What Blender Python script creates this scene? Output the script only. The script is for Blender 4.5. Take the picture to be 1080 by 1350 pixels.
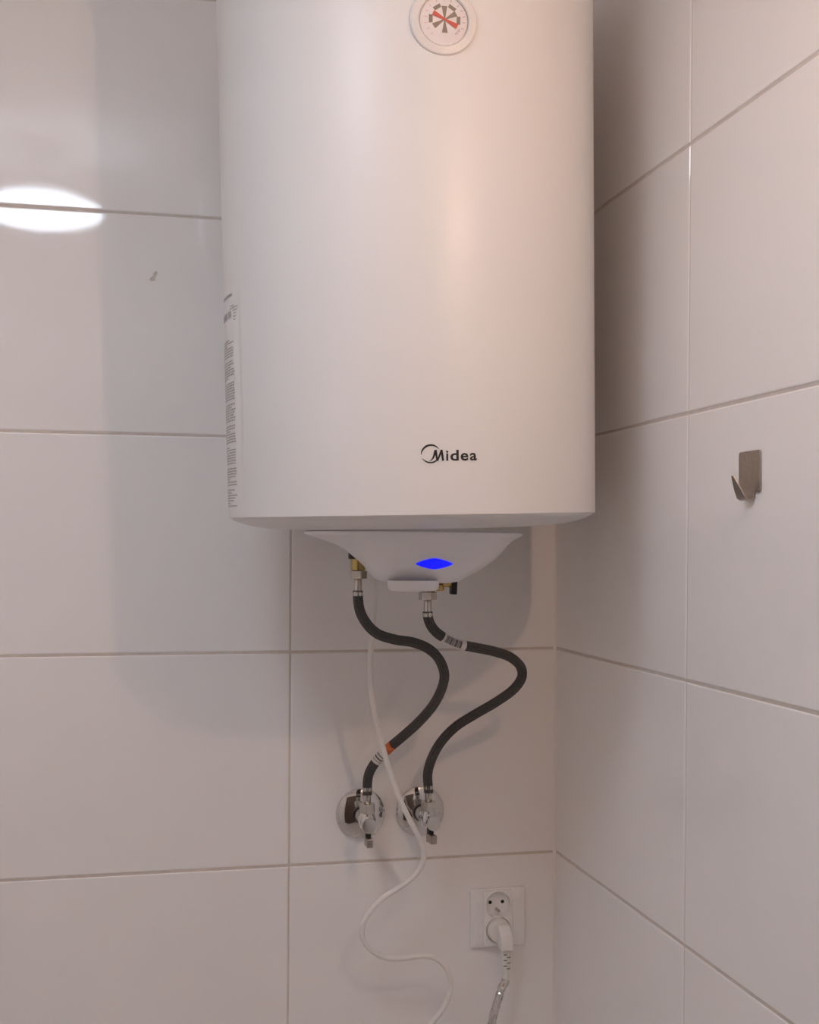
import bpy, bmesh, math, random
from mathutils import Vector, Matrix
from mathutils.bvhtree import BVHTree
random.seed(7)
for o in list(bpy.data.objects): bpy.data.objects.remove(o)
S = bpy.context.scene
C = S.collection
PI = math.pi

# ------------------------------------------------------------------ camera
CAM = Vector((-0.605787, -1.715110, 0.152070))
YAW, PITCH, ROLL, F = 0.221035, 0.0255990, 0.00473086, 1622.283      # F: focal length in px of 1080x1350
_f = Vector((math.sin(YAW)*math.cos(PITCH), math.cos(YAW)*math.cos(PITCH), math.sin(PITCH)))
_r = Vector((math.cos(YAW), -math.sin(YAW), 0)); _u = _r.cross(_f)
RGT = _r*math.cos(ROLL) + _u*math.sin(ROLL); UP = -_r*math.sin(ROLL) + _u*math.cos(ROLL); FWD = _f
cd = bpy.data.cameras.new('camera'); co = bpy.data.objects.new('camera', cd); C.objects.link(co)
cd.sensor_fit = 'VERTICAL'; cd.sensor_height = 24; cd.lens = F/1350*24; cd.clip_start = 0.02
co.matrix_world = Matrix(((RGT.x, UP.x, -FWD.x, CAM.x), (RGT.y, UP.y, -FWD.y, CAM.y), (RGT.z, UP.z, -FWD.z, CAM.z), (0, 0, 0, 1)))
S.camera = co

# ------------------------------------------------------------------ world, light levels, exposure
w = bpy.data.worlds.new('world'); S.world = w; w.use_nodes = True
w.node_tree.nodes['Background'].inputs[0].default_value = (0.5, 0.48, 0.46, 1)
w.node_tree.nodes['Background'].inputs[1].default_value = 0.05
CEIL_LAMP = (0.83, 0.935, 1.09); CEIL_POWER = 18.6
WALL_LAMP = (1.0, 0.64, 0.43); WALL_POWER = 900.0
vs = S.view_settings
vs.view_transform = 'Standard'; vs.look = 'None'; vs.gamma = 1; vs.use_curve_mapping = False
vs.exposure = 0.03
S.cycles.max_bounces = 14; S.cycles.diffuse_bounces = 11; S.cycles.glossy_bounces = 5     # a small white room: light bounces many times

# ------------------------------------------------------------------ measuring helpers
def ray(u, v): return (RGT*((u-540)/F) - UP*((v-675)/F) + FWD)
def at(u, v, Y):
    d = ray(u, v); return CAM + d*((Y-CAM.y)/d.y)
def atx(u, v, X):
    d = ray(u, v); return CAM + d*((X-CAM.x)/d.x)
def proj(P):
    d = Vector(P)-CAM; z = d.dot(FWD); return (540+F*d.dot(RGT)/z, 675-F*d.dot(UP)/z)

# ------------------------------------------------------------------ materials
def mat(name, rgb, rough=.5, metal=0., nscale=40., nvar=.03, bump=0., bscale=200., coat=0., emit=None, estr=0., spec=.5, rvar=0.):
    m = bpy.data.materials.new(name); m.use_nodes = True
    nt = m.node_tree; b = nt.nodes['Principled BSDF']
    tc = nt.nodes.new('ShaderNodeTexCoord'); nz = nt.nodes.new('ShaderNodeTexNoise')
    nz.inputs['Scale'].default_value = nscale; nz.inputs['Detail'].default_value = 4
    nt.links.new(tc.outputs['Object'], nz.inputs['Vector'])
    rp = nt.nodes.new('ShaderNodeValToRGB')
    rp.color_ramp.elements[0].position = .3; rp.color_ramp.elements[1].position = .7
    rp.color_ramp.elements[0].color = tuple(max(0, c*(1-nvar)) for c in rgb)+(1,)
    rp.color_ramp.elements[1].color = tuple(min(1, c*(1+nvar)) for c in rgb)+(1,)
    nt.links.new(nz.outputs['Fac'], rp.inputs['Fac']); nt.links.new(rp.outputs['Color'], b.inputs['Base Color'])
    b.inputs['Roughness'].default_value = rough; b.inputs['Metallic'].default_value = metal
    b.inputs['Specular IOR Level'].default_value = spec
    b.inputs['Coat Weight'].default_value = coat; b.inputs['Coat Roughness'].default_value = .05
    if rvar:
        mr = nt.nodes.new('ShaderNodeMapRange'); mr.inputs['To Min'].default_value = max(.01, rough-rvar); mr.inputs['To Max'].default_value = rough+rvar
        nt.links.new(nz.outputs['Fac'], mr.inputs['Value']); nt.links.new(mr.outputs['Result'], b.inputs['Roughness'])
    if bump:
        n2 = nt.nodes.new('ShaderNodeTexNoise'); n2.inputs['Scale'].default_value = bscale; n2.inputs['Detail'].default_value = 2
        nt.links.new(tc.outputs['Object'], n2.inputs['Vector'])
        bp = nt.nodes.new('ShaderNodeBump'); bp.inputs['Strength'].default_value = bump; bp.inputs['Distance'].default_value = .001
        nt.links.new(n2.outputs['Fac'], bp.inputs['Height']); nt.links.new(bp.outputs['Normal'], b.inputs['Normal'])
    if emit:
        b.inputs['Emission Color'].default_value = tuple(emit)+(1,); b.inputs['Emission Strength'].default_value = estr
    return m
def clear(name, tint=(1, 1, 1), rough=.03, gl=.12):
    m = bpy.data.materials.new(name); m.use_nodes = True; nt = m.node_tree; nt.nodes.clear()
    out = nt.nodes.new('ShaderNodeOutputMaterial'); mx = nt.nodes.new('ShaderNodeMixShader')
    tr = nt.nodes.new('ShaderNodeBsdfTransparent'); g = nt.nodes.new('ShaderNodeBsdfGlossy')
    tr.inputs['Color'].default_value = tuple(tint)+(1,); g.inputs['Roughness'].default_value = rough
    lw = nt.nodes.new('ShaderNodeLayerWeight'); lw.inputs['Blend'].default_value = .15
    ma = nt.nodes.new('ShaderNodeMath'); ma.operation = 'MULTIPLY_ADD'; ma.inputs[1].default_value = .8; ma.inputs[2].default_value = gl
    ma.use_clamp = True
    nt.links.new(lw.outputs['Fresnel'], ma.inputs[0]); nt.links.new(ma.outputs[0], mx.inputs['Fac'])
    nt.links.new(tr.outputs[0], mx.inputs[1]); nt.links.new(g.outputs[0], mx.inputs[2]); nt.links.new(mx.outputs[0], out.inputs[0])
    return m
M = dict(
    tile=mat('glazed white tile', (.86, .845, .835), .055, nscale=3, nvar=.012, bump=.03, bscale=9, rvar=.02),
    grout=mat('grey beige grout', (.62, .56, .51), .85, nscale=60, nvar=.06, bump=.3, bscale=900),
    plaster=mat('white plaster', (.90, .89, .88), .7, nscale=8, nvar=.02, bump=.1, bscale=120),
    floor=mat('beige floor tile', (.70, .67, .64), .35, nscale=5, nvar=.08),
    enamel=mat('white powder coat', (.755, .745, .735), .36, nscale=6, nvar=.006, bump=.015, bscale=500, spec=.4),
    plastic=mat('white plastic', (.80, .79, .80), .32, nscale=20, nvar=.01),
    plastic2=mat('socket white plastic', (.86, .845, .835), .25, nscale=20, nvar=.01),
    cordw=mat('white cable sheath', (.80, .78, .75), .38, nscale=90, nvar=.02),
    black=mat('black ink', (.012, .011, .012), .45, nscale=90, nvar=.1),
    greyink=mat('grey ink', (.17, .16, .16), .6, nscale=500, nvar=.3),
    labelink=mat('pale grey ink', (.40, .385, .38), .6, nscale=500, nvar=.3),
    added_door=mat('dark brown door', (.10, .065, .045), .45, nscale=12, nvar=.3),
    bezel=mat('grey white plastic', (.72, .69, .67), .35, nscale=30, nvar=.01),
    silicone=mat('white corner silicone', (.80, .77, .74), .4, nscale=60, nvar=.02),
    sticker=mat('white sticker film', (.765, .75, .745), .35, nscale=30, nvar=.01),
    chrome=mat('chrome', (.66, .645, .635), .06, 1., nscale=40, nvar=.03),
    satin=mat('satin chrome', (.66, .64, .62), .28, 1., nscale=60, nvar=.04),
    steel=mat('dull nickel steel', (.56, .53, .49), .26, 1., nscale=200, nvar=.08),
    brushed=mat('brushed steel', (.42, .38, .34), .34, 1., nscale=300, nvar=.1, bump=.05, bscale=700),
    brass=mat('brass', (.50, .37, .15), .22, 1., nscale=80, nvar=.1),
    rubber=mat('dark braided rubber', (.060, .057, .054), .36, nscale=400, nvar=.25, bump=.3, bscale=1500),
    blackp=mat('black plastic', (.010, .010, .010), .4, nscale=60, nvar=.1),
    paper=mat('white paper tag', (.74, .71, .69), .5, nscale=60, nvar=.02),
    orange=mat('orange print', (.62, .16, .05), .5, nscale=150, nvar=.3),
    red=mat('red pointer', (.62, .10, .075), .4, nscale=60, nvar=.05),
    dialgrey=mat('dial grey', (.24, .20, .16), .5, nscale=60, nvar=.05),
    dialwhite=mat('dial white', (.80, .76, .76), .4, nscale=60, nvar=.02),
    violet=mat('violet print', (.28, .16, .30), .5, nscale=60, nvar=.1),
    redprint=mat('pale red print', (.72, .30, .30), .5, nscale=60, nvar=.1),
    led=mat('blue indicator', (.0, .0, .3), .2, emit=(.0, .004, 1.), estr=1.25),
    stain=mat('brown grime', (.58, .52, .48), .6, nscale=400, nvar=.2),
    lens=clear('clear gauge lens', gl=.03), film=clear('clear film', (.95, .93, .92), .07, .32),
    cglass=mat('opal glass of the ceiling lamp', (.9, .9, .9), .3, emit=CEIL_LAMP, estr=CEIL_POWER),
    wglass=mat('opal glass of the wall lamp', (.9, .85, .8), .3, emit=WALL_LAMP, estr=WALL_POWER),
)

# ------------------------------------------------------------------ object helpers
def link(name, me, m=None, parent=None, world=True, smooth=None):
    """one mesh object; world=True: the vertices are world coordinates and are moved into the parent's frame"""
    if isinstance(me, bmesh.types.BMesh):
        bm = me; me = bpy.data.meshes.new(name)
        bmesh.ops.recalc_face_normals(bm, faces=bm.faces) if smooth != 'keep' else None
        bm.to_mesh(me); bm.free()
    if parent is not None and world:
        me.transform(WM[parent.name].inverted())
    o = bpy.data.objects.new(name, me); C.objects.link(o)
    if m: me.materials.append(M[m])
    if parent: o.parent = parent; WM[o.name] = WM[parent.name]
    else: WM[o.name] = Matrix.Identity(4)
    if smooth:
        ang = math.radians(40 if smooth in (True, 'keep') else smooth)
        me.shade_smooth()
        try: me.set_sharp_from_angle(angle=ang)
        except Exception: pass
    return o
WM = {}
def thing(name, label, cat, mw=None, group=None):
    o = bpy.data.objects.new(name, None); C.objects.link(o); o.empty_display_size = .05
    mw = mw or Matrix.Identity(4); o.matrix_world = mw; WM[o.name] = mw.copy()
    o['label'] = label; o['category'] = cat
    if group: o['group'] = group
    return o
def T(p): return Matrix.Translation(Vector(p))
def frame(origin, z, x=None):
    z = Vector(z).normalized(); x = Vector(x) if x else (Vector((1, 0, 0)) if abs(z.x) < .9 else Vector((0, 1, 0)))
    y = z.cross(x).normalized(); x = y.cross(z)
    return Matrix(((x.x, y.x, z.x, origin[0]), (x.y, y.y, z.y, origin[1]), (x.z, y.z, z.z, origin[2]), (0, 0, 0, 1)))
def lathe(prof, seg=48, mw=None, bm=None, closed=False):
    bm = bm or bmesh.new(); mw = mw or Matrix.Identity(4); rings = []
    for r, z in prof:
        if r < 1e-7: rings.append([bm.verts.new(mw @ Vector((0, 0, z)))])
        else: rings.append([bm.verts.new(mw @ Vector((r*math.cos(2*PI*i/seg), r*math.sin(2*PI*i/seg), z))) for i in range(seg)])
    pr = list(zip(rings, rings[1:]))
    if closed: pr.append((rings[-1], rings[0]))
    for a, b in pr:
        for i in range(seg):
            j = (i+1) % seg
            if len(a) == 1 and len(b) == 1: continue
            if len(a) == 1: bm.faces.new((a[0], b[j], b[i]))
            elif len(b) == 1: bm.faces.new((a[i], a[j], b[0]))
            else: bm.faces.new((a[i], a[j], b[j], b[i]))
    return bm
def cyl(r, z0, z1, mw=None, seg=24, bev=.0006, bm=None):
    b = min(bev, r*.4, abs(z1-z0)*.4)
    return lathe([(0, z0), (r-b, z0), (r, z0+b), (r, z1-b), (r-b, z1), (0, z1)], seg, mw, bm)
def box(sx, sy, sz, mw=None, bev=0., seg=2, bm=None):
    b2 = bmesh.new(); bmesh.ops.create_cube(b2, size=1); bmesh.ops.scale(b2, vec=(sx, sy, sz), verts=b2.verts)
    if bev: bmesh.ops.bevel(b2, geom=list(b2.edges), offset=bev, segments=seg, profile=.5, affect='EDGES')
    if mw: bmesh.ops.transform(b2, matrix=mw, verts=b2.verts)
    if bm is None: return b2
    me = bpy.data.meshes.new('tmp'); b2.to_mesh(me); b2.free(); bm.from_mesh(me); bpy.data.meshes.remove(me); return bm
def prism(pts, z0, z1, mw=None, bev=0., bm=None):
    bm2 = bmesh.new(); mw = mw or Matrix.Identity(4)
    a = [bm2.verts.new(Vector((x, y, z0))) for x, y in pts]; b = [bm2.verts.new(Vector((x, y, z1))) for x, y in pts]
    bm2.faces.new(a[::-1]); bm2.faces.new(b); n = len(pts)
    for i in range(n): bm2.faces.new((a[i], a[(i+1) % n], b[(i+1) % n], b[i]))
    if bev: bmesh.ops.bevel(bm2, geom=list(bm2.edges), offset=bev, segments=2, profile=.5, affect='EDGES')
    bmesh.ops.transform(bm2, matrix=mw, verts=bm2.verts)
    return bm2
def hexnut(r, z0, z1, mw, rot=0.):
    return prism([(r*math.cos(rot+i*PI/3), r*math.sin(rot+i*PI/3)) for i in range(6)], z0, z1, mw, bev=.0007)
def spline(P, n=12):
    P = [Vector(p) for p in P]; Q = [P[0]*2-P[1]]+P+[P[-1]*2-P[-2]]; out = []
    for i in range(1, len(Q)-2):
        p0, p1, p2, p3 = Q[i-1:i+3]
        # centripetal-ish Catmull-Rom
        t0 = 0; t1 = t0+max(1e-5, (p1-p0).length)**.5; t2 = t1+max(1e-5, (p2-p1).length)**.5; t3 = t2+max(1e-5, (p3-p2).length)**.5
        for k in range(n):
            t = t1+(t2-t1)*k/n
            A1 = p0*((t1-t)/(t1-t0))+p1*((t-t0)/(t1-t0)); A2 = p1*((t2-t)/(t2-t1))+p2*((t-t1)/(t2-t1)); A3 = p2*((t3-t)/(t3-t2))+p3*((t-t2)/(t3-t2))
            B1 = A1*((t2-t)/(t2-t0))+A2*((t-t0)/(t2-t0)); B2 = A2*((t3-t)/(t3-t1))+A3*((t-t1)/(t3-t1))
            out.append(B1*((t2-t)/(t2-t1))+B2*((t-t1)/(t2-t1)))
    out.append(P[-1])
    for _ in range(3): out = [out[0]]+[(out[i-1]+out[i]*2+out[i+1])*.25 for i in range(1, len(out)-1)]+[out[-1]]
    return out
def tube(path, r, seg=16, flute=0, fa=0., cap=True, bm=None, radf=None, arc=None):
    bm = bm or bmesh.new(); n = len(path); ref = None; rings = []
    for i, p in enumerate(path):
        t = (path[min(i+1, n-1)]-path[max(i-1, 0)]).normalized()
        if ref is None: ref = t.cross(Vector((0, 1, 0)) if abs(t.y) < .9 else Vector((1, 0, 0))).normalized()
        ref = (ref - t*ref.dot(t)).normalized(); bi = t.cross(ref); ring = []
        for k in range(seg):
            a = 2*PI*k/seg if arc is None else arc[0]+(arc[1]-arc[0])*k/(seg-1)
            rr = r*(1+fa*math.cos(flute*a)) if flute else r
            if radf: rr *= radf(i, a)
            ring.append(bm.verts.new(p+ref*(rr*math.cos(a))+bi*(rr*math.sin(a))))
        rings.append(ring)
    for a, b in zip(rings, rings[1:]):
        for k in range(seg if arc is None else seg-1):
            j = (k+1) % seg; bm.faces.new((a[k], a[j], b[j], b[k]))
    if cap and arc is None: bm.faces.new(rings[0][::-1]); bm.faces.new(rings[-1])
    return bm
def nearest(path, u, v):
    return min(range(len(path)), key=lambda i: (proj(path[i])[0]-u)**2+(proj(path[i])[1]-v)**2)
def strip(bm, pts, wid, mp):
    """flat ink stroke: centre line pts with width wid, mp maps 2D to 3D"""
    L = []; n = len(pts)
    for i, p in enumerate(pts):
        a = Vector(pts[max(i-1, 0)]); b = Vector(pts[min(i+1, n-1)]); t = (b-a).normalized(); nn = Vector((-t.y, t.x)); q = Vector(p); h = wid[i]/2
        L.append((bm.verts.new(mp(*(q+nn*h))), bm.verts.new(mp(*(q-nn*h)))))
    for (a, b), (c, d) in zip(L, L[1:]): bm.faces.new((a, b, d, c))
def struct(o): o['kind'] = 'structure'; return o
def poly(bm, pts, mp): bm.faces.new([bm.verts.new(mp(*p)) for p in pts])

# ------------------------------------------------------------------ the room
FLOOR, CEIL, LEFT, FRONT = -1.36, 0.985, -1.75, -2.35
G = .0012                                             # joint recess
def slab(name, x0, x1, y0, y1, z0, z1, m, **k):
    return struct(link(name, box(x1-x0, y1-y0, z1-z0, T(((x0+x1)/2, (y0+y1)/2, (z0+z1)/2))), m))
slab('floor', LEFT-.1, .1, FRONT-.1, .1, FLOOR-.1, FLOOR, 'floor')
slab('ceiling', LEFT-.1, .1, FRONT-.1, .1, CEIL, CEIL+.1, 'plaster')
slab('wall_left', LEFT-.1, LEFT, FRONT, G, FLOOR, CEIL, 'plaster')
slab('wall_front', LEFT-.1, .1, FRONT-.1, FRONT, FLOOR, CEIL, 'plaster')
d1 = struct(link('added_door_1', box(.82, .05, 2.02, T((-.62, FRONT+.02, FLOOR+1.01)), .004), 'added_door'))  # unseen dark door, added so the chrome has something dark to mirror
link('added_door_handle', box(.12, .012, .02, T((-.30, FRONT+.075, FLOOR+1.02)), .003), 'chrome', d1)
wb = slab('wall_back', LEFT, G, G, .1, FLOOR, CEIL, 'grout')
wr = slab('wall_right', G, .1, FRONT, .1, FLOOR, CEIL, 'grout')
rows = [FLOOR, -1.196, -.896, -.596, -.29595, 0., .29954, .60222, .9080, CEIL]
J = .0019                                             # joint width
def tile(parent, c4, n):
    """one glazed tile: four corners of its face in the wall plane, n = outward normal"""
    bm = bmesh.new(); n = Vector(n); c = [Vector(p) for p in c4]
    a = [bm.verts.new(p) for p in c]; b = [bm.verts.new(p-n*.006) for p in c]
    bm.faces.new(a); bm.faces.new(b[::-1])
    for i in range(4): bm.faces.new((a[i], b[i], b[(i+1) % 4], a[(i+1) % 4]))
    ed = [e for e in bm.edges if e.verts[0] in a and e.verts[1] in a]
    bmesh.ops.bevel(bm, geom=ed, offset=.0020, segments=3, profile=.5, affect='EDGES')
    return link('tile', bm, 'tile', parent)
xg = lambda z: -.38957-.0005*z
yg = lambda z: -.43480-.02086*z
h = J/2; hz_ = .0031/2
for z0, z1 in zip(rows, rows[1:]):
    a, b = z0+hz_, z1-hz_
    for k in range(4):
        xr = (lambda z: -.0015) if k == 0 else (lambda z: xg(z)-(k-1)*.6-h)
        xl = lambda z: max(LEFT+.001, xg(z)-k*.6+h)
        if xl(a) < xr(a)-.01: tile(wb, [(xl(a), 0, a), (xr(a), 0, a), (xr(b), 0, b), (xl(b), 0, b)], (0, -1, 0))
    for k in range(5):
        yr = (lambda z: -.0015) if k == 0 else (lambda z: yg(z)-(k-1)*.6-h)
        yl = lambda z: max(FRONT+.001, yg(z)-k*.6+h)
        if yl(a) < yr(a)-.01: tile(wr, [(0, yr(a), a), (0, yl(a), a), (0, yl(b), b), (0, yr(b), b)], (-1, 0, 0))
cbm = bmesh.new()
prof_ = [Vector((.0005, .0005))]+[Vector((-.0042*(1-math.sin(a_)), -.0042*(1-math.cos(a_)))) for a_ in [PI/2*i/6 for i in range(7)]]
cr = [[cbm.verts.new((p.x, p.y, z)) for p in prof_] for z in (FLOOR, CEIL)]
for i in range(len(prof_)): j = (i+1) % len(prof_); cbm.faces.new((cr[0][i], cr[0][j], cr[1][j], cr[1][i]))
struct(link('trim_1', cbm, 'silicone', smooth=60))
# grimy mark left on the tile beside the heater
bm = bmesh.new()
sm = [at(u, v, -.0004) for u, v in ((206, 357), (208, 360), (205, 365), (204, 370), (199, 371), (197, 368), (201, 364), (203, 359))]
bm.faces.new([bm.verts.new(p) for p in sm])
link('grime_mark', bm, 'stain', wb)['label'] = 'small brown grime mark'

# ------------------------------------------------------------------ lamps of the room (out of the frame, seen as reflections)
lp = Vector((-.80, -.94, CEIL))
tl = thing('ceiling_lamp', 'round opal glass ceiling lamp mirrored in the tiles left of the heater', 'lamp', T(lp))
link('canopy', cyl(.05, -.025, 0, T(lp), 40, .004), 'enamel', tl, smooth=True)
link('stem', cyl(.008, -.115, -.02, T(lp), 20), 'chrome', tl, smooth=True)
link('holder', cyl(.088, -.122, -.108, T(lp), 48, .003), 'enamel', tl, smooth=True)  # widened to hold back the lamp's light from the ceiling
link('glass_shade', lathe([(0, -.120), (.06, -.121), (.100, -.126), (.122, -.135), (.128, -.144), (.122, -.153), (.100, -.161), (.06, -.166), (0, -.168)], 56, T(lp)), 'cglass', tl, smooth=60)
sp = Vector((0, -1.15, .63))
ts = thing('wall_lamp', 'small warm bulb lamp mounted on the tiled right wall', 'lamp', T(sp))
link('wall_plate', cyl(.045, 0, .012, frame(sp, (-1, 0, 0)), 32, .002), 'chrome', ts, smooth=True)
link('arm', cyl(.006, .012, .086, frame(sp, (-1, 0, 0))), 'chrome', ts, smooth=True)
link('bulb', lathe([(0, -.013)]+[(.012*math.sin(PI*i/16), -.013*math.cos(PI*i/16)) for i in range(1, 16)]+[(0, .013)], 32, T(sp+Vector((-.096, 0, 0)))), 'wglass', ts, smooth=True)

# ------------------------------------------------------------------ water heater
HC = Vector((-.271315, -.241668, .1862)); AX = Vector((-.02444, -.02, 1)).normalized()
HR, TAPER, HH = .2225, .010274, .655
HM = frame(HC, AX, (1, 0, 0)); HI = HM.inverted()
heater = thing('water_heater', 'white cylindrical electric water heater hung in the tiled corner', 'water heater', HM)
rad = lambda z: HR+TAPER*z
prof = [(rad(z), z) for z in (.0015, .1, .2, .3, .4, .5, HH)]
link('tank_body', lathe([(HR-.0035, 0), (HR-.001, .0003)]+prof+[(rad(HH)-.004, HH+.001)], 160), 'enamel', heater, world=False, smooth=35)
dome = [(HR-.0032, .0015), (HR-.0036, -.0012), (.2165, -.0028), (.210, -.0055), (.200, -.0085), (.188, -.0112), (.17, -.0134), (.14, -.0148), (0, -.0155)]
link('bottom_cap', lathe(dome, 128), 'enamel', heater, world=False, smooth=50)
link('top_cap', lathe([(rad(HH)-.003, HH-.001), (rad(HH)-.004, HH+.004), (.215, HH+.012), (.195, HH+.02), (.15, HH+.024), (0, HH+.025)], 96), 'enamel', heater, world=False, smooth=50)
for sx in (-1, 1):
    link('wall_bracket', box(.05, .03, .30, HM @ T((sx*.09, .222, .45))), 'steel', heater)
def cyl_hit(u, v):
    """(angle, height) on the tank wall under a pixel of the photograph"""
    d = HI.to_3x3() @ ray(u, v); o = HI @ CAM; z = .3
    for _ in range(8):
        R_ = rad(z); a = d.x**2+d.y**2; b = o.x*d.x+o.y*d.y; c = o.x**2+o.y**2-R_**2; t = (-b-math.sqrt(max(0, b*b-a*c)))/a
        P = o+d*t; z = P.z
    return math.atan2(P.y, P.x), P.z
def on_tank(th0, z0, off=.0003):
    def mp(x, y):
        z = z0+y; th = th0+x/rad(z0); R_ = rad(z)+off; return Vector((R_*math.cos(th), R_*math.sin(th), z))
    return mp
# --- maker's emblem and lettering; 2D unit = 1 px of the photograph
t0, z0 = cyl_hit(555, 611); t1, z1 = cyl_hit(630, 609.5); _, z2 = cyl_hit(590, 586); _, z3 = cyl_hit(590, 610)
ux = (t1-t0)*rad(z0)/75; uy = (z2-z3)/24; tilt = (z1-z0)/75
mpl = on_tank(t0, z0)
q = lambda x, y: mpl((x/8.308-25.)*ux, ((322-y)/8.308+(611-570-322/8.308)-2.2+3)*uy + (x/8.308-25.)*tilt)
bm = bmesh.new()
cxm, cym, rm = 313, 243, 104
def arc(a0, a1, w0, wm, w1, peak, n=28):
    P, W = [], []
    for i in range(n+1):
        s = i/n; a = math.radians(a0+(a1-a0)*s)
        k = math.sin(PI*s**peak)**.8
        wd = (w0 if s < .5 else w1)*(1-k)+wm*k; P.append((cxm+(rm-wd/2)*math.cos(a), cym-(rm-wd/2)*math.sin(a))); W.append(wd)
    strip(bm, P, W, q)
arc(186, 28, 3, 21, 3, .9); arc(208, 322, 2, 13, 16, .8)
link('maker_emblem', bm, 'black', heater, world=False, smooth='keep')
bm = bmesh.new()
strip(bm, [(297, 323), (318, 314), (338, 292), (352, 258), (360, 228), (367, 203)], [2, 9, 17, 22, 24, 24], q)
strip(bm, [(367, 203), (372, 240), (377, 280), (383, 322)], [23, 23, 21, 19], q)
strip(bm, [(383, 322), (400, 285), (416, 245), (432, 203)], [17, 19, 20, 21], q)
strip(bm, [(431, 203), (436, 245), (441, 285), (446, 323)], [20, 22, 23, 23], q)
def letters(txt, x0, x1, base):
    cu = bpy.data.curves.new('t', 'FONT'); cu.body = txt; cu.size = 1; cu.offset = .022; cu.resolution_u = 6
    to = bpy.data.objects.new('t', cu); C.objects.link(to); dg = bpy.context.evaluated_depsgraph_get()
    me = bpy.data.meshes.new_from_object(to.evaluated_get(dg)); bpy.data.objects.remove(to); bpy.data.curves.remove(cu)
    xs = [v.co.x for v in me.vertices]; a, b = min(xs), max(xs)
    for v in me.vertices:
        X = x0+(v.co.x-a)/(b-a)*(x1-x0); Y = base-v.co.y*LH
        v.co = q(X, Y)
    bm.from_mesh(me); bpy.data.meshes.remove(me)
LH = 163
letters('i', 479, 503, 321); letters('d', 525, 617, 321); letters('e', 638, 723, 321); letters('a', 742, 820, 321)
link('maker_name', bm, 'black', heater, world=False, smooth='keep')
# --- data label on the left flank
tA, zA = cyl_hit(309, 440); _, zB = cyl_hit(309, 672); _, zT = cyl_hit(309, 384)
mpl2 = on_tank(tA, 0, .0003)
sw = .105                                              # width of the label round the tank
bm = bmesh.new()
N = 14
x_r = .018
Lr = [(bm.verts.new(mpl2(x_r-(sw+x_r)*i/N, zB-.004)), bm.verts.new(mpl2(x_r-(sw+x_r)*i/N, zT+.008))) for i in range(N+1)]
for (a, b), (c, d) in zip(Lr, Lr[1:]): bm.faces.new((a, c, d, b))
lab = link('data_label', bm, 'sticker', heater, world=False, smooth=True)
mpl3 = on_tank(tA, 0, .0006); bm = bmesh.new(); rnd = random.Random(3)
def dash(x0, x1, y0, y1):
    n = max(1, int((x1-x0)/.008)); L = [(bm.verts.new(mpl3(x0+(x1-x0)*i/n, y0)), bm.verts.new(mpl3(x0+(x1-x0)*i/n, y1))) for i in range(n+1)]
    for (a, b), (c, d) in zip(L, L[1:]): bm.faces.new((a, c, d, b))
y = zA-.006; k = 0
while y > zB:
    x = -sw+.008; end = -.001 - (rnd.random()*.035 if rnd.random() < .3 else rnd.random()*.004)
    while x < end:
        wl = rnd.uniform(.003, .011); dash(x, min(end, x+wl), y, y+.0017); x += wl+.0014
    k += 1; y -= .0031 if k % 7 else .0062
for x0, x1, yy in ((-.05, -.004, zT-.004), (-.012, .002, zT-.016), (-.014, .004, zT-.019), (-.002, .0135, zT-.0185), (-.001, .012, zT-.022), (0, .009, zT-.0255), (0, .008, zT-.029), (0, .0065, zT-.0325)):
    xx = x0
    while xx < x1:
        wl = rnd.uniform(.002, .005); dash(xx, min(x1, xx+wl), yy, yy+(.0035 if x0 < -.03 else .0015)); xx += wl+.0008
for a in range(3): dash(-.06+a*.018, -.046+a*.018, zA+.02, zA+.028)
link('label_print', bm, 'labelink', lab, world=False, smooth='keep')['kind'] = 'stuff'
# --- thermometer
tg, zg = cyl_hit(585, 28)
GM = HM @ frame(Vector(((rad(zg)-.0012)*math.cos(tg), (rad(zg)-.0012)*math.sin(tg), zg)), (math.cos(tg), math.sin(tg), 0), (-math.sin(tg), math.cos(tg), 0))
if (GM.to_3x3() @ Vector((0, 1, 0))).z < 0: GM = GM @ Matrix.Rotation(PI, 4, 'Z')
ga = link('thermometer_bezel', lathe([(0, .0005), (.0262, .0005), (.0264, .0030), (.0275, .0040), (.0290, .0036), (.0345, .0030), (.0357, .0020), (.0360, -.004)], 72, GM), 'bezel', heater, smooth=30)
dial = link('dial', cyl(.0255, .0005, .0016, GM, 64, .0002), 'dialwhite', heater, smooth=True)
DM = GM @ T((.0010, .0018, 0))
def dmap(off): return lambda x, y: DM @ Vector((x, y, off))
def wedge(bm, ang, r0, r1, w0, w1, off):
    a = math.radians(90-ang); c, s = math.cos(a), math.sin(a)
    poly(bm, [(c*r-s*wd/2, s*r+c*wd/2) for r, wd in ((r0, w0), (r0, -w0), (r1, -w1), (r1, w1))], dmap(off))
bm = bmesh.new()
for a in (0, 62, 180, 238): wedge(bm, a, .0012, .0140, .0012, .0062, .0018)
for a in (33, 92, 271, 328): wedge(bm, a, .0128, .0168, .0078, .0088, .0018)
link('dial_segments', bm, 'dialgrey', dial, smooth='keep')
bm = bmesh.new()
for a in (118, 298): wedge(bm, a, 0, .0150 if a == 118 else .0140, .0022, .0056, .0022)
link('pointer', bm, 'red', dial, smooth='keep')
bm = bmesh.new()
for a in (45, 62, 80, 97, 115, 20, 0): wedge(bm, a, .0192, .0222, .0004, .0005, .0018)
for i in range(5): wedge(bm, 122+i*5, .0178, .0196+.001*(i % 2), .0008, .0004, .0018)
link('scale_marks', bm, 'violet', dial, smooth='keep')
bm = bmesh.new()
for a in (222, 240, 258, 276, 294, 312, 335): wedge(bm, a, .0190, .0218, .0005, .0006, .0018)
link('warm_scale_marks', bm, 'redprint', dial, smooth='keep')
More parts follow.
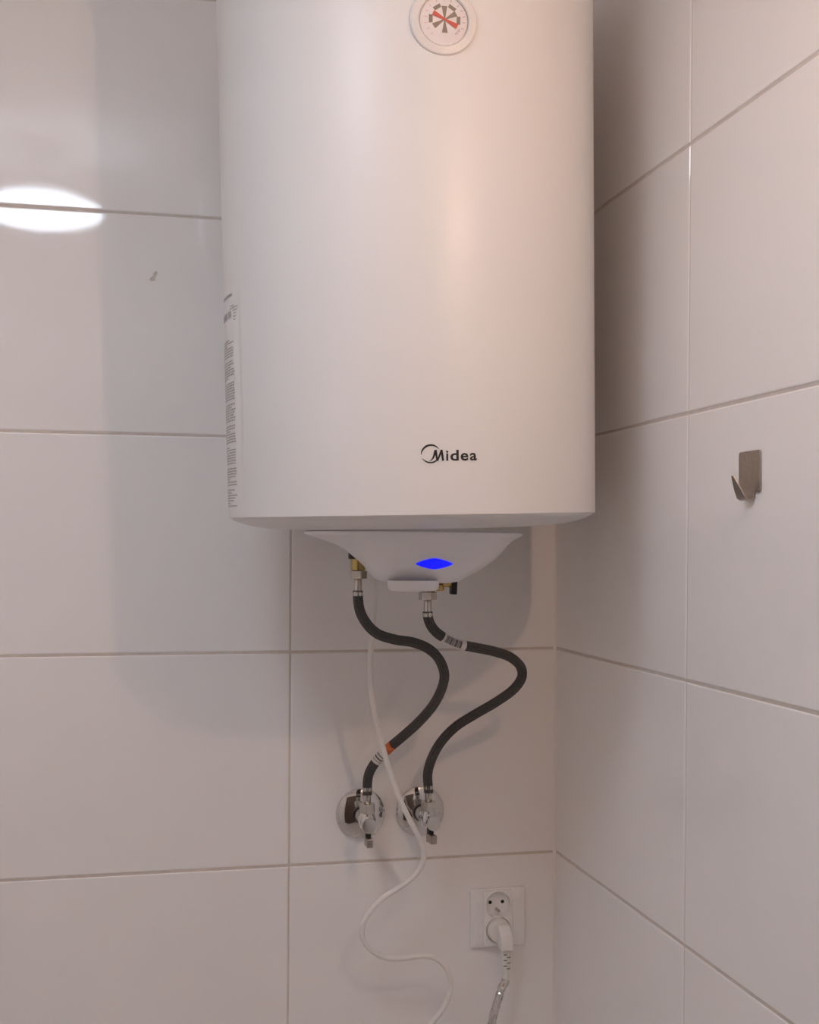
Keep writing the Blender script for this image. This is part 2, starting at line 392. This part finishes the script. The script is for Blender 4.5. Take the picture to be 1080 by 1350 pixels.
link('gauge_lens', lathe([(.0262, .0028), (.0245, .0034), (.012, .0037), (0, .0038)], 48, GM), 'lens', heater, smooth=True)
# --- service cover below the tank
CW = at(548, 712, -.255)                               # centre of the cover
pxs = .00092
tbl = [(.1672, 136, 136, .120), (.1648, 142, 142, .122), (.1625, 141, 141, .120), (.1600, 131, 136, .113), (.1560, 118, 129, .106), (.1505, 101, 123, .099), (.143, 86, 117, .092), (.134, 74, 108, .084), (.125, 63, 95, .076), (.117, 56, 80, .069), (.1105, 50, 66, .063), (.107, 44, 59, .058), (.1055, 36, 51, .051)]
def cover_bm():
    bm = bmesh.new(); rings = []; SEG = 72
    for z, lw, rw, dp in tbl:
        ring = []
        for i in range(SEG):
            a = 2*PI*i/SEG; c, s = math.cos(a), math.sin(a); e = 2/2.5
            X = abs(c)**e*(1 if c > 0 else -1)*((rw-5) if c > 0 else (lw+5))*pxs; Y = abs(s)**e*(1 if s > 0 else -1)*dp
            if s > 0: Y *= .85
            ring.append(bm.verts.new((CW.x+X, CW.y+Y, z-.006*X)))
        rings.append(ring)
    for a, b in zip(rings, rings[1:]):
        for i in range(SEG): bm.faces.new((a[i], b[i], b[(i+1) % SEG], a[(i+1) % SEG]))
    bm.faces.new(rings[0]); bm.faces.new(rings[-1][::-1]); bmesh.ops.recalc_face_normals(bm, faces=bm.faces)
    return bm
bm = cover_bm(); bvh = BVHTree.FromBMesh(bm)
cov = link('service_cover', bm, 'plastic', heater, smooth=60)
bp_ = at(545, 772, -.30)
link('cover_boss', lathe([(.0305, .0125), (.0302, .005), (.029, .002), (.0265, 0), (0, -.0005)], 48, T((bp_.x, bp_.y, .0965))), 'plastic', cov, smooth=50)
# lens-shaped blue indicator following the front of the cover
bm = bmesh.new(); up_, lo_ = [], []
NL = 16
def on_cover(u, v, off):
    loc, n, *_ = bvh.ray_cast(CAM, ray(u, v).normalized()); return loc+n*off
for i in range(NL+1):
    s = -1+2*i/NL; u = 572.5+24*s; hh = 6.6*(1-abs(s)**1.5)**.9 + .6; 
    up_.append(bm.verts.new(on_cover(u, 743-hh, .0006))); lo_.append(bm.verts.new(on_cover(u, 743+hh, .0006)))
mid = [bm.verts.new(on_cover(572.5+24*(-1+2*i/NL), 743, .0012)) for i in range(NL+1)]
for i in range(NL):
    bm.faces.new((up_[i], mid[i], mid[i+1], up_[i+1])); bm.faces.new((mid[i], lo_[i], lo_[i+1], mid[i+1]))
link('indicator_light', bm, 'led', cov, smooth='keep')
# --- pipe stubs of the tank
pl = at(472, 765, -.172); pr = at(564, 785, -.172)
def stub(p, z0, z1, r, m, nm):
    return link(nm, cyl(r, z0, z1, T((p.x, p.y, 0)), 24), m, heater, smooth=True)
zL = at(472, 752, -.172).z; zR = at(564, 780, -.172).z
stub(pl, zL, .168, .0095, 'brass', 'pipe_stub'); link('stub_collar', cyl(.0115, zL+.0145, zL+.03, T((pl.x-.001, pl.y, 0)), 24), 'blackp', heater, smooth=True)

stub(pr, .1184, .168, .0095, 'brass', 'pipe_stub')

# ------------------------------------------------------------------ brass safety valve on the cold pipe
sv = thing('safety_valve', 'brass safety valve with black lever under the white cover', 'valve', T((pr.x, pr.y, zR)))
link('valve_body', cyl(.0105, zR, .1180, T((pr.x, pr.y, 0)), 24), 'brass', sv, smooth=True)
ba = at(584, 771, -.185)
link('side_outlet', cyl(.0085, 0, ba.x-pr.x+.004, frame((pr.x, pr.y, ba.z), (1, 0, 0)), 24, .001), 'brass', sv, smooth=True)
link('spring_housing', box(.011, .016, .0165, T((at(581, 771, -.185).x, pr.y, ba.z)), .0012), 'brass', sv)
bb = at(591, 770, -.19)
link('release_stem', cyl(.0042, -.004, .010, frame((bb.x-.003, bb.y, bb.z), (1, 0, 0)), 16), 'brass', sv, smooth=True)
lv = at(598, 772, -.19)
link('lever', box(.0075, .013, .0225, T(lv) @ Matrix.Rotation(.04, 4, 'Y'), .0012), 'blackp', sv)

# ------------------------------------------------------------------ angle valves on the wall
VY = -.052
def angle_valve(u, v, rot, label, cap_tilt, hz):
    o = at(u, v, 0); root = thing('angle_valve', label, 'valve', T(o), 'chrome angle valves under the heater')
    W_ = frame(o, (0, -1, 0), (1, 0, 0))              # z = out of the wall, x right, y = down (flipped)
    link('escutcheon', lathe([(.0345, 0), (.0352, .002), (.0345, .0045), (.031, .0062), (.022, .0085), (.0125, .0100), (.0125, .0105)], 64, W_), 'chrome', root, smooth=35)
    link('inlet_neck', cyl(.0105, .008, .040, W_, 32, .001), 'chrome', root, smooth=True)
    K = T(o+Vector((0, VY, 0))) @ Matrix.Rotation(rot, 4, 'Z')
    bm = lathe([(0, -.0125), (.006, -.0120), (.0105, -.0075), (.0125, 0), (.0110, .0070), (.0095, .010), (.0095, .014), (0, .014)], 32, K)
    link('valve_body', bm, 'chrome', root, smooth=50)
    Fr = K @ frame((0, 0, -.003), (.0, -1, .0), (1, 0, 0)) @ Matrix.Rotation(cap_tilt, 4, 'Y')
    link('front_neck', cyl(.0085, .006, .016, Fr, 32, .0008), 'chrome', root, smooth=True)
    link('front_cap', lathe([(.0085, .014), (.0102, .0150), (.0105, .0165), (.0098, .0182), (.006, .0188), (0, .019)], 40, Fr), 'satin', root, smooth=40)
    link('handle_stem', box(.0072, .009, .016, K @ T((0, -.007, -.0155)), .001), 'blackp', root)
    link('handle', box(.0085, .020, .0118, K @ T((0, -.0115, hz)), .0010), 'brushed', root)
    return o, K
oL, KL = angle_valve(475, 1072, .0, 'chrome angle valve with round escutcheon, left one, flat cap facing forward', 0., -.0255)
oR, KR = angle_valve(553.5, 1069, .16, 'chrome angle valve with round escutcheon, right one, crossed by the white cord', 0.1, -.0245)

# ------------------------------------------------------------------ flexible hoses
HRAD = .0061
def hose(label, px, ys, ztop, zend, ptop, pend, tags):
    root = thing('flexible_hose', label, 'hose', T(ptop), 'flexible hoses between heater and wall valves')
    P = [ptop+Vector((0, 0, -.0295))]+[at(u, v, y) for (u, v), y in zip(px, ys)]+[pend+Vector((0, 0, .029))]
    P = [P[0]+Vector((0, 0, .004))]+P+[P[-1]-Vector((0, 0, .004))]
    path = spline(P, 30)
    sl = link('braided_sleeve', tube(path, HRAD, 96, 12, .085), 'rubber', root, smooth=60)
    for p, s, top in ((ptop, -1, True), (pend, 1, False)):
        Kf = T(p) if not top else T(p) @ Matrix.Rotation(PI, 4, 'X')
        link('nut', hexnut(.0118 if top else .0115, .0004, .0105 if top else .0135, Kf, .35 if top else .2), 'steel', root)
        nk = .0105 if top else .0135
        link('ferrule', lathe([(.0045, nk-.001), (.0050, nk), (.0052, nk+.0155), (.0064, nk+.0165), (.0067, nk+.0195), (.0064, nk+.022), (.003, nk+.022)], 24, Kf), 'steel', root, smooth=40)
    for nm, m, a, b, r, dark in tags:
        i, j = nearest(path, *a), nearest(path, *b)
        t = link(nm, tube(path[i:j+1], r, 28), m, root, smooth=60)
        if dark:
            n = j-i
            for (s0, s1, a0, a1) in dark:
                i0, i1 = i+int(n*s0), max(i+int(n*s0)+1, i+int(round(n*s1)))
                link('barcode_bar', tube(path[i0:i1+1], r+.0003, 36, arc=(a0, a1), cap=False), 'greyink', t, smooth='keep')
    return path
pL = Vector((pl.x, pl.y, zL)); pR = Vector((pr.x, pr.y, zR))
endL = KL @ Vector((0, 0, .011)); endR = KR @ Vector((0, 0, .011))
import itertools
pxL = [(474, 803), (482, 820), (497, 835), (520, 843), (545, 847), (566, 856), (580, 871), (586, 890), (582, 909), (571, 930), (552, 952), (531, 971), (511, 988), (495, 1005), (486, 1022)]
ysL = [-.172, -.171, -.168, -.165, -.158, -.150, -.140, -.130, -.118, -.105, -.092, -.078, -.064, -.056, -.053]
pathL = hose('dark ribbed flexible hose from the brass stub, crossed by the white cord', pxL, ysL, 0, 0, pL, endL,
     [('white_tag', 'paper', (515, 984), (494, 1004), HRAD+.0005, [(.55, .60, 0, 6.2), (.68, .76, 0, 6.2), (.84, .87, 0, 6.2)]), ('orange_print', 'orange', (517, 982), (508, 989), HRAD+.0008, None)])
pxR = [(567, 822), (574, 832), (586, 841), (604, 849), (628, 854), (652, 859), (674, 867), (687, 880), (688, 893), (678, 908), (655, 925), (626, 942), (601, 958), (581, 979), (569, 1001), (564, 1020)]
ysR = [-.172, -.171, -.169, -.166, -.160, -.150, -.140, -.130, -.122, -.112, -.100, -.088, -.078, -.068, -.060, -.055]
pathR = hose('dark ribbed flexible hose with a white barcode tag, right one', pxR, ysR, 0, 0, pR, endR,
     [('barcode_tag', 'paper', (584, 839), (613, 851), HRAD+.0007, [(k_, k_+w_, PI/2-.75, PI/2+.75) for k_, w_ in ((.12, .03), (.18, .06), (.27, .03), (.33, .08), (.44, .03), (.50, .03), (.56, .09), (.68, .03), (.74, .08))])])

# ------------------------------------------------------------------ wall socket
a, b, c_, d_ = at(619, 1172, 0), at(690.5, 1167, 0), at(690.5, 1243.5, 0), at(619.5, 1249, 0)
sx, sz = ((b-a).x+(c_-d_).x)/2, ((a-d_).z+(b-c_).z)/2
so = (a+b+c_+d_)/4
rolls = math.atan2((b-a).z, (b-a).x)*.6
SM = T(so) @ Matrix.Rotation(-rolls, 4, 'Y') @ frame((0, 0, 0), (0, -1, 0), (1, 0, 0))       # x right, y down?, z out
if (SM.to_3x3() @ Vector((0, 1, 0))).z < 0: SM = T(so) @ Matrix.Rotation(-rolls, 4, 'Y') @ Matrix(((1, 0, 0, 0), (0, 0, -1, 0), (0, 1, 0, 0), (0, 0, 0, 1)))
sock = thing('wall_socket', 'white double wall socket low on the tiled wall', 'socket', SM)
WELL = [(at(657, 1192.5, -.012)), (at(657.5, 1226, -.012))]
wells = [SM.inverted() @ p for p in WELL]
WRAD = .0192
def boolcut(o, cutters):
    for cb in cutters:
        me = bpy.data.meshes.new('cut'); bmesh.ops.recalc_face_normals(cb, faces=cb.faces); cb.to_mesh(me); cb.free(); co_ = bpy.data.objects.new('cut', me); C.objects.link(co_); co_.matrix_world = SM
        md = o.modifiers.new('b', 'BOOLEAN'); md.operation = 'DIFFERENCE'; md.object = co_; md.solver = 'EXACT'
        dg = bpy.context.evaluated_depsgraph_get(); nm = bpy.data.meshes.new_from_object(o.evaluated_get(dg))
        o.modifiers.clear(); o.data = nm; bpy.data.objects.remove(co_)
    o.data.shade_smooth(); o.data.set_sharp_from_angle(angle=math.radians(35))
# frame: flat back, sloping to a raised middle
bm = bmesh.new()
lev = [(sx/2, sz/2, 0), (sx/2, sz/2, .0045), (sx/2-.0012, sz/2-.0012, .0062), (sx/2-.011, sz/2-.012, .0088), (sx/2-.0125, sz/2-.0135, .0088)]
def rrect(hx, hy, z, r, n=5):
    out = []
    for cx, cy, a0 in ((hx-r, hy-r, 0), (-hx+r, hy-r, PI/2), (-hx+r, -hy+r, PI), (hx-r, -hy+r, 1.5*PI)):
        for i in range(n+1): a_ = a0+PI/2*i/n; out.append(Vector((cx+r*math.cos(a_), cy+r*math.sin(a_), z)))
    return out
R_ = [[bm.verts.new(SM @ p) for p in rrect(hx, hy, z, .003)] for hx, hy, z in lev]
for p, s in zip(R_, R_[1:]):
    for i in range(len(p)): bm.faces.new((p[i], p[(i+1) % len(p)], s[(i+1) % len(p)], s[i]))
bm.faces.new(R_[0][::-1]); bm.faces.new(R_[-1])
fr_ = link('socket_frame', bm, 'plastic2', sock, smooth=25)
def local_cut(r, z0, z1, k): return cyl(r, z0, z1, T((wells[k].x, wells[k].y, 0)), 48, .0001)
boolcut(fr_, [local_cut(WRAD-.0003, .0015, .05, 0), local_cut(WRAD-.0003, .0015, .05, 1)])
wx = (wells[0].x+wells[1].x)/2
ip = link('insert_plate', box(.0415, sz-.006, .0075, SM @ T((wx, 0, .0075)), .0016), 'plastic2', sock, smooth=30)
boolcut(ip, [local_cut(WRAD-.0003, -.02, .05, 0), local_cut(WRAD-.0003, -.02, .05, 1)])
for s in (-1, 1):
    link('side_panel', box(.0065, sz*.58, .003, SM @ T((wx+s*.0258, 0, .0085)), .0008), 'plastic2', sock)
for k in range(2):
    Wm = SM @ T((wells[k].x, wells[k].y, 0))
    link('well_rim', lathe([(WRAD-.0012, .0016), (WRAD-.0012, .0118), (WRAD-.0005, .0126), (WRAD+.0006, .0118), (WRAD+.0008, .0100), (WRAD-.0002, .0016)], 64, Wm, closed=True), 'plastic2', sock, smooth=40)
    fl = link('well_floor', cyl(WRAD-.0008, .0008, .0024, Wm, 48, .0002), 'plastic2', sock, smooth=True)
    if k == 0:
        for s in (-1, 1): link('contact_hole', cyl(.0026, .0018, .0027, Wm @ T((s*.0092, .0010, 0)), 20, .0001), 'blackp', fl, smooth=True)
        link('earth_pin', cyl(.0022, .0024, .0150, Wm @ T((.0, -.0085, 0)), 20, .0008), 'steel', fl, smooth=True)

# ------------------------------------------------------------------ power cord with plug
base = Vector((wells[1].x, wells[1].y, 0))
Pm = SM @ T(base)
cord = thing('power_cord', 'white power cord of the heater, plugged into the lower socket outlet', 'power cord', T(at(663, 1278, -.05)))
link('plug_base', lathe([(0, .003), (.0165, .003), (.0172, .008), (.0170, .0165), (.0155, .0205), (.012, .0235), (0, .0245)], 48, Pm), 'cordw', cord, smooth=40)
p1 = Pm @ Vector((.004, .002, .026)); 
def loft(sections, m, nm, bev=True):
    bm = bmesh.new(); rr = []
    for cx, cy, cz, hx, hz, rd in sections:      # rounded rectangles in the x-z plane of the plug at height cy
        rr.append([bm.verts.new(Pm @ Vector((cx+p.x, cy, cz+p.y))) for p in rrect(hx, hz, 0, min(rd, hx*.9, hz*.9), 4)])
    for p, s in zip(rr, rr[1:]):
        for i in range(len(p)): bm.faces.new((p[i], p[(i+1) % len(p)], s[(i+1) % len(p)], s[i]))
    bm.faces.new(rr[0][::-1]); bm.faces.new(rr[-1]); return link(nm, bm, m, cord, smooth=35)
loft([(.0010, .0135, .015, .0075, .007, .002), (.0022, .012, .022, .0085, .010, .003), (.0040, .001, .030, .0090, .0115, .003), (.0045, -.010, .031, .0092, .0115, .003), (.0045, -.0205, .031, .0088, .0105, .003), (.0045, -.0235, .031, .0062, .0075, .003)], 'cordw', 'plug_body')
sr = loft([(.0045, -.022, .031, .0060, .0065, .004), (.0048, -.036, .031, .0054, .0058, .004), (.0050, -.0505, .031, .0046, .0046, .004)], 'cordw', 'strain_relief')
for i in range(6):
    yy = -.0275-.0040*i; s = -1 if i % 2 == 0 else 1
    link('relief_slot', box(.0052, .0013, .0012, Pm @ T((.0048+s*.0022, yy, .031+.0058-.00022*i)), .0002), 'greyink', sr)
ce = Pm @ Vector((.005, -.050, .031))
cpx = [(497, 745), (497, 768), (494, 800), (489.5, 850), (488, 882), (490, 915), (496, 950), (505, 985), (515, 1020), (528, 1055), (545, 1090), (555, 1109), (559, 1129), (552, 1148), (531, 1167), (505, 1184), (487, 1203), (478, 1222), (479, 1238), (490, 1253), (510, 1263), (535, 1263), (560, 1260), (579, 1266), (592, 1284), (594, 1305), (584, 1330), (566, 1354), (545, 1400), (548, 1450), (585, 1475), (622, 1445), (640, 1385), (652, 1335), (660, 1308)]
cys = [-.17, -.158, -.145, -.120, -.115, -.112, -.110, -.108, -.106, -.104, -.100, -.096, -.090, -.085, -.080, -.076, -.074, -.072, -.070, -.068, -.066, -.062, -.060, -.058, -.056, -.054, -.052, -.05, -.05, -.05, -.048, -.045, -.042, -.040, -.038]
CP = [at(u, v, y) for (u, v), y in zip(cpx, cys)]+[ce+Vector((0, 0, -.012)), ce+Vector((0, 0, .004))]
cpath = spline(CP, 10)
link('cable', tube(cpath, .0037, 16), 'cordw', cord, smooth=60)
i0, i1 = nearest(cpath[-130:], 646, 1352)+len(cpath)-130, nearest(cpath[-130:], 663, 1290)+len(cpath)-130
rr = random.Random(5); jit = [[rr.uniform(.82, 1.22) for k in range(10)] for i in range(400)]
fp = cpath[i0:i1+1]
link('plastic_film', tube(fp, .0054, 18, radf=lambda i, a: 1+.11*math.sin(3*a+i*.55)+.08*math.sin(5*a-i*.9)+.06*math.sin(i*2.1)), 'film', cord, smooth=18)

# ------------------------------------------------------------------ adhesive hook on the right wall
A, B, Cc, D = atx(976, 597, 0), atx(1004.5, 592, 0), atx(1004.5, 647, 0), atx(976, 653.5, 0)
hw, hh = ((A-B).y+(D-Cc).y)/4, ((A-D).z+(B-Cc).z)/4
hc = (A+B+Cc+D)/4
hook = thing('wall_hook', 'brushed steel adhesive hook on the right tiled wall', 'hook', T(hc))
KM = Matrix(((0, 0, -1, hc.x), (-1, 0, 0, hc.y), (0, 1, 0, hc.z), (0, 0, 0, 1)))      # x along the wall to the right, y up, z out
bm = bmesh.new()
r0 = [bm.verts.new(KM @ p) for p in rrect(hw, hh, .0004, .0035)]; r1 = [bm.verts.new(KM @ p) for p in rrect(hw, hh, .0014, .0035)]; r2 = [bm.verts.new(KM @ p) for p in rrect(hw-.0005, hh-.0005, .0018, .003)]
for p, s in ((r0, r1), (r1, r2)):
    for i in range(len(p)): bm.faces.new((p[i], p[(i+1) % len(p)], s[(i+1) % len(p)], s[i]))
bm.faces.new(r0[::-1]); bm.faces.new(r2)
link('back_plate', bm, 'brushed', hook, smooth=35)
link('adhesive_pad', box(hw*2-.003, hh*2-.003, .0006, KM @ T((0, 0, .0003))), 'paper', hook)
bm = bmesh.new(); th = .0007
tw = hw*.50
sec = [(-hh+.005, .0012, tw), (-hh+.001, .0012, tw*.92), (-hh-.0035, .0016, tw*.82), (-hh-.0062, .0035, tw*.80), (-hh-.0068, .0065, tw*.80), (-hh-.0050, .0100, tw*.78), (-hh+.0020, .0135, tw*.66), (-hh+.0090, .0165, tw*.46), (-hh+.0150, .0190, tw*.26), (-hh+.0175, .0200, tw*.10)]
up2, dn2 = [], []
for i, (y_, z_, w_) in enumerate(sec):
    y0_, z0_, _ = sec[max(0, i-1)]; y1_, z1_, _ = sec[min(len(sec)-1, i+1)]; t_ = Vector((y1_-y0_, z1_-z0_)).normalized(); n_ = Vector((-t_.y, t_.x))
    for L_, sg in ((up2, 1), (dn2, -1)):
        L_.append([bm.verts.new(KM @ Vector((s*w_, y_+n_.x*th*sg, z_+n_.y*th*sg))) for s in (-1, 1)])
for L_ in (up2, dn2):
    for p, s in zip(L_, L_[1:]): bm.faces.new((p[0], p[1], s[1], s[0]))
for k in (0, 1):
    for i in range(len(sec)-1): bm.faces.new((up2[i][k], up2[i+1][k], dn2[i+1][k], dn2[i][k]))
for e in (0, -1): bm.faces.new((up2[e][0], up2[e][1], dn2[e][1], dn2[e][0]))
link('prong', bm, 'brushed', hook, smooth=40)
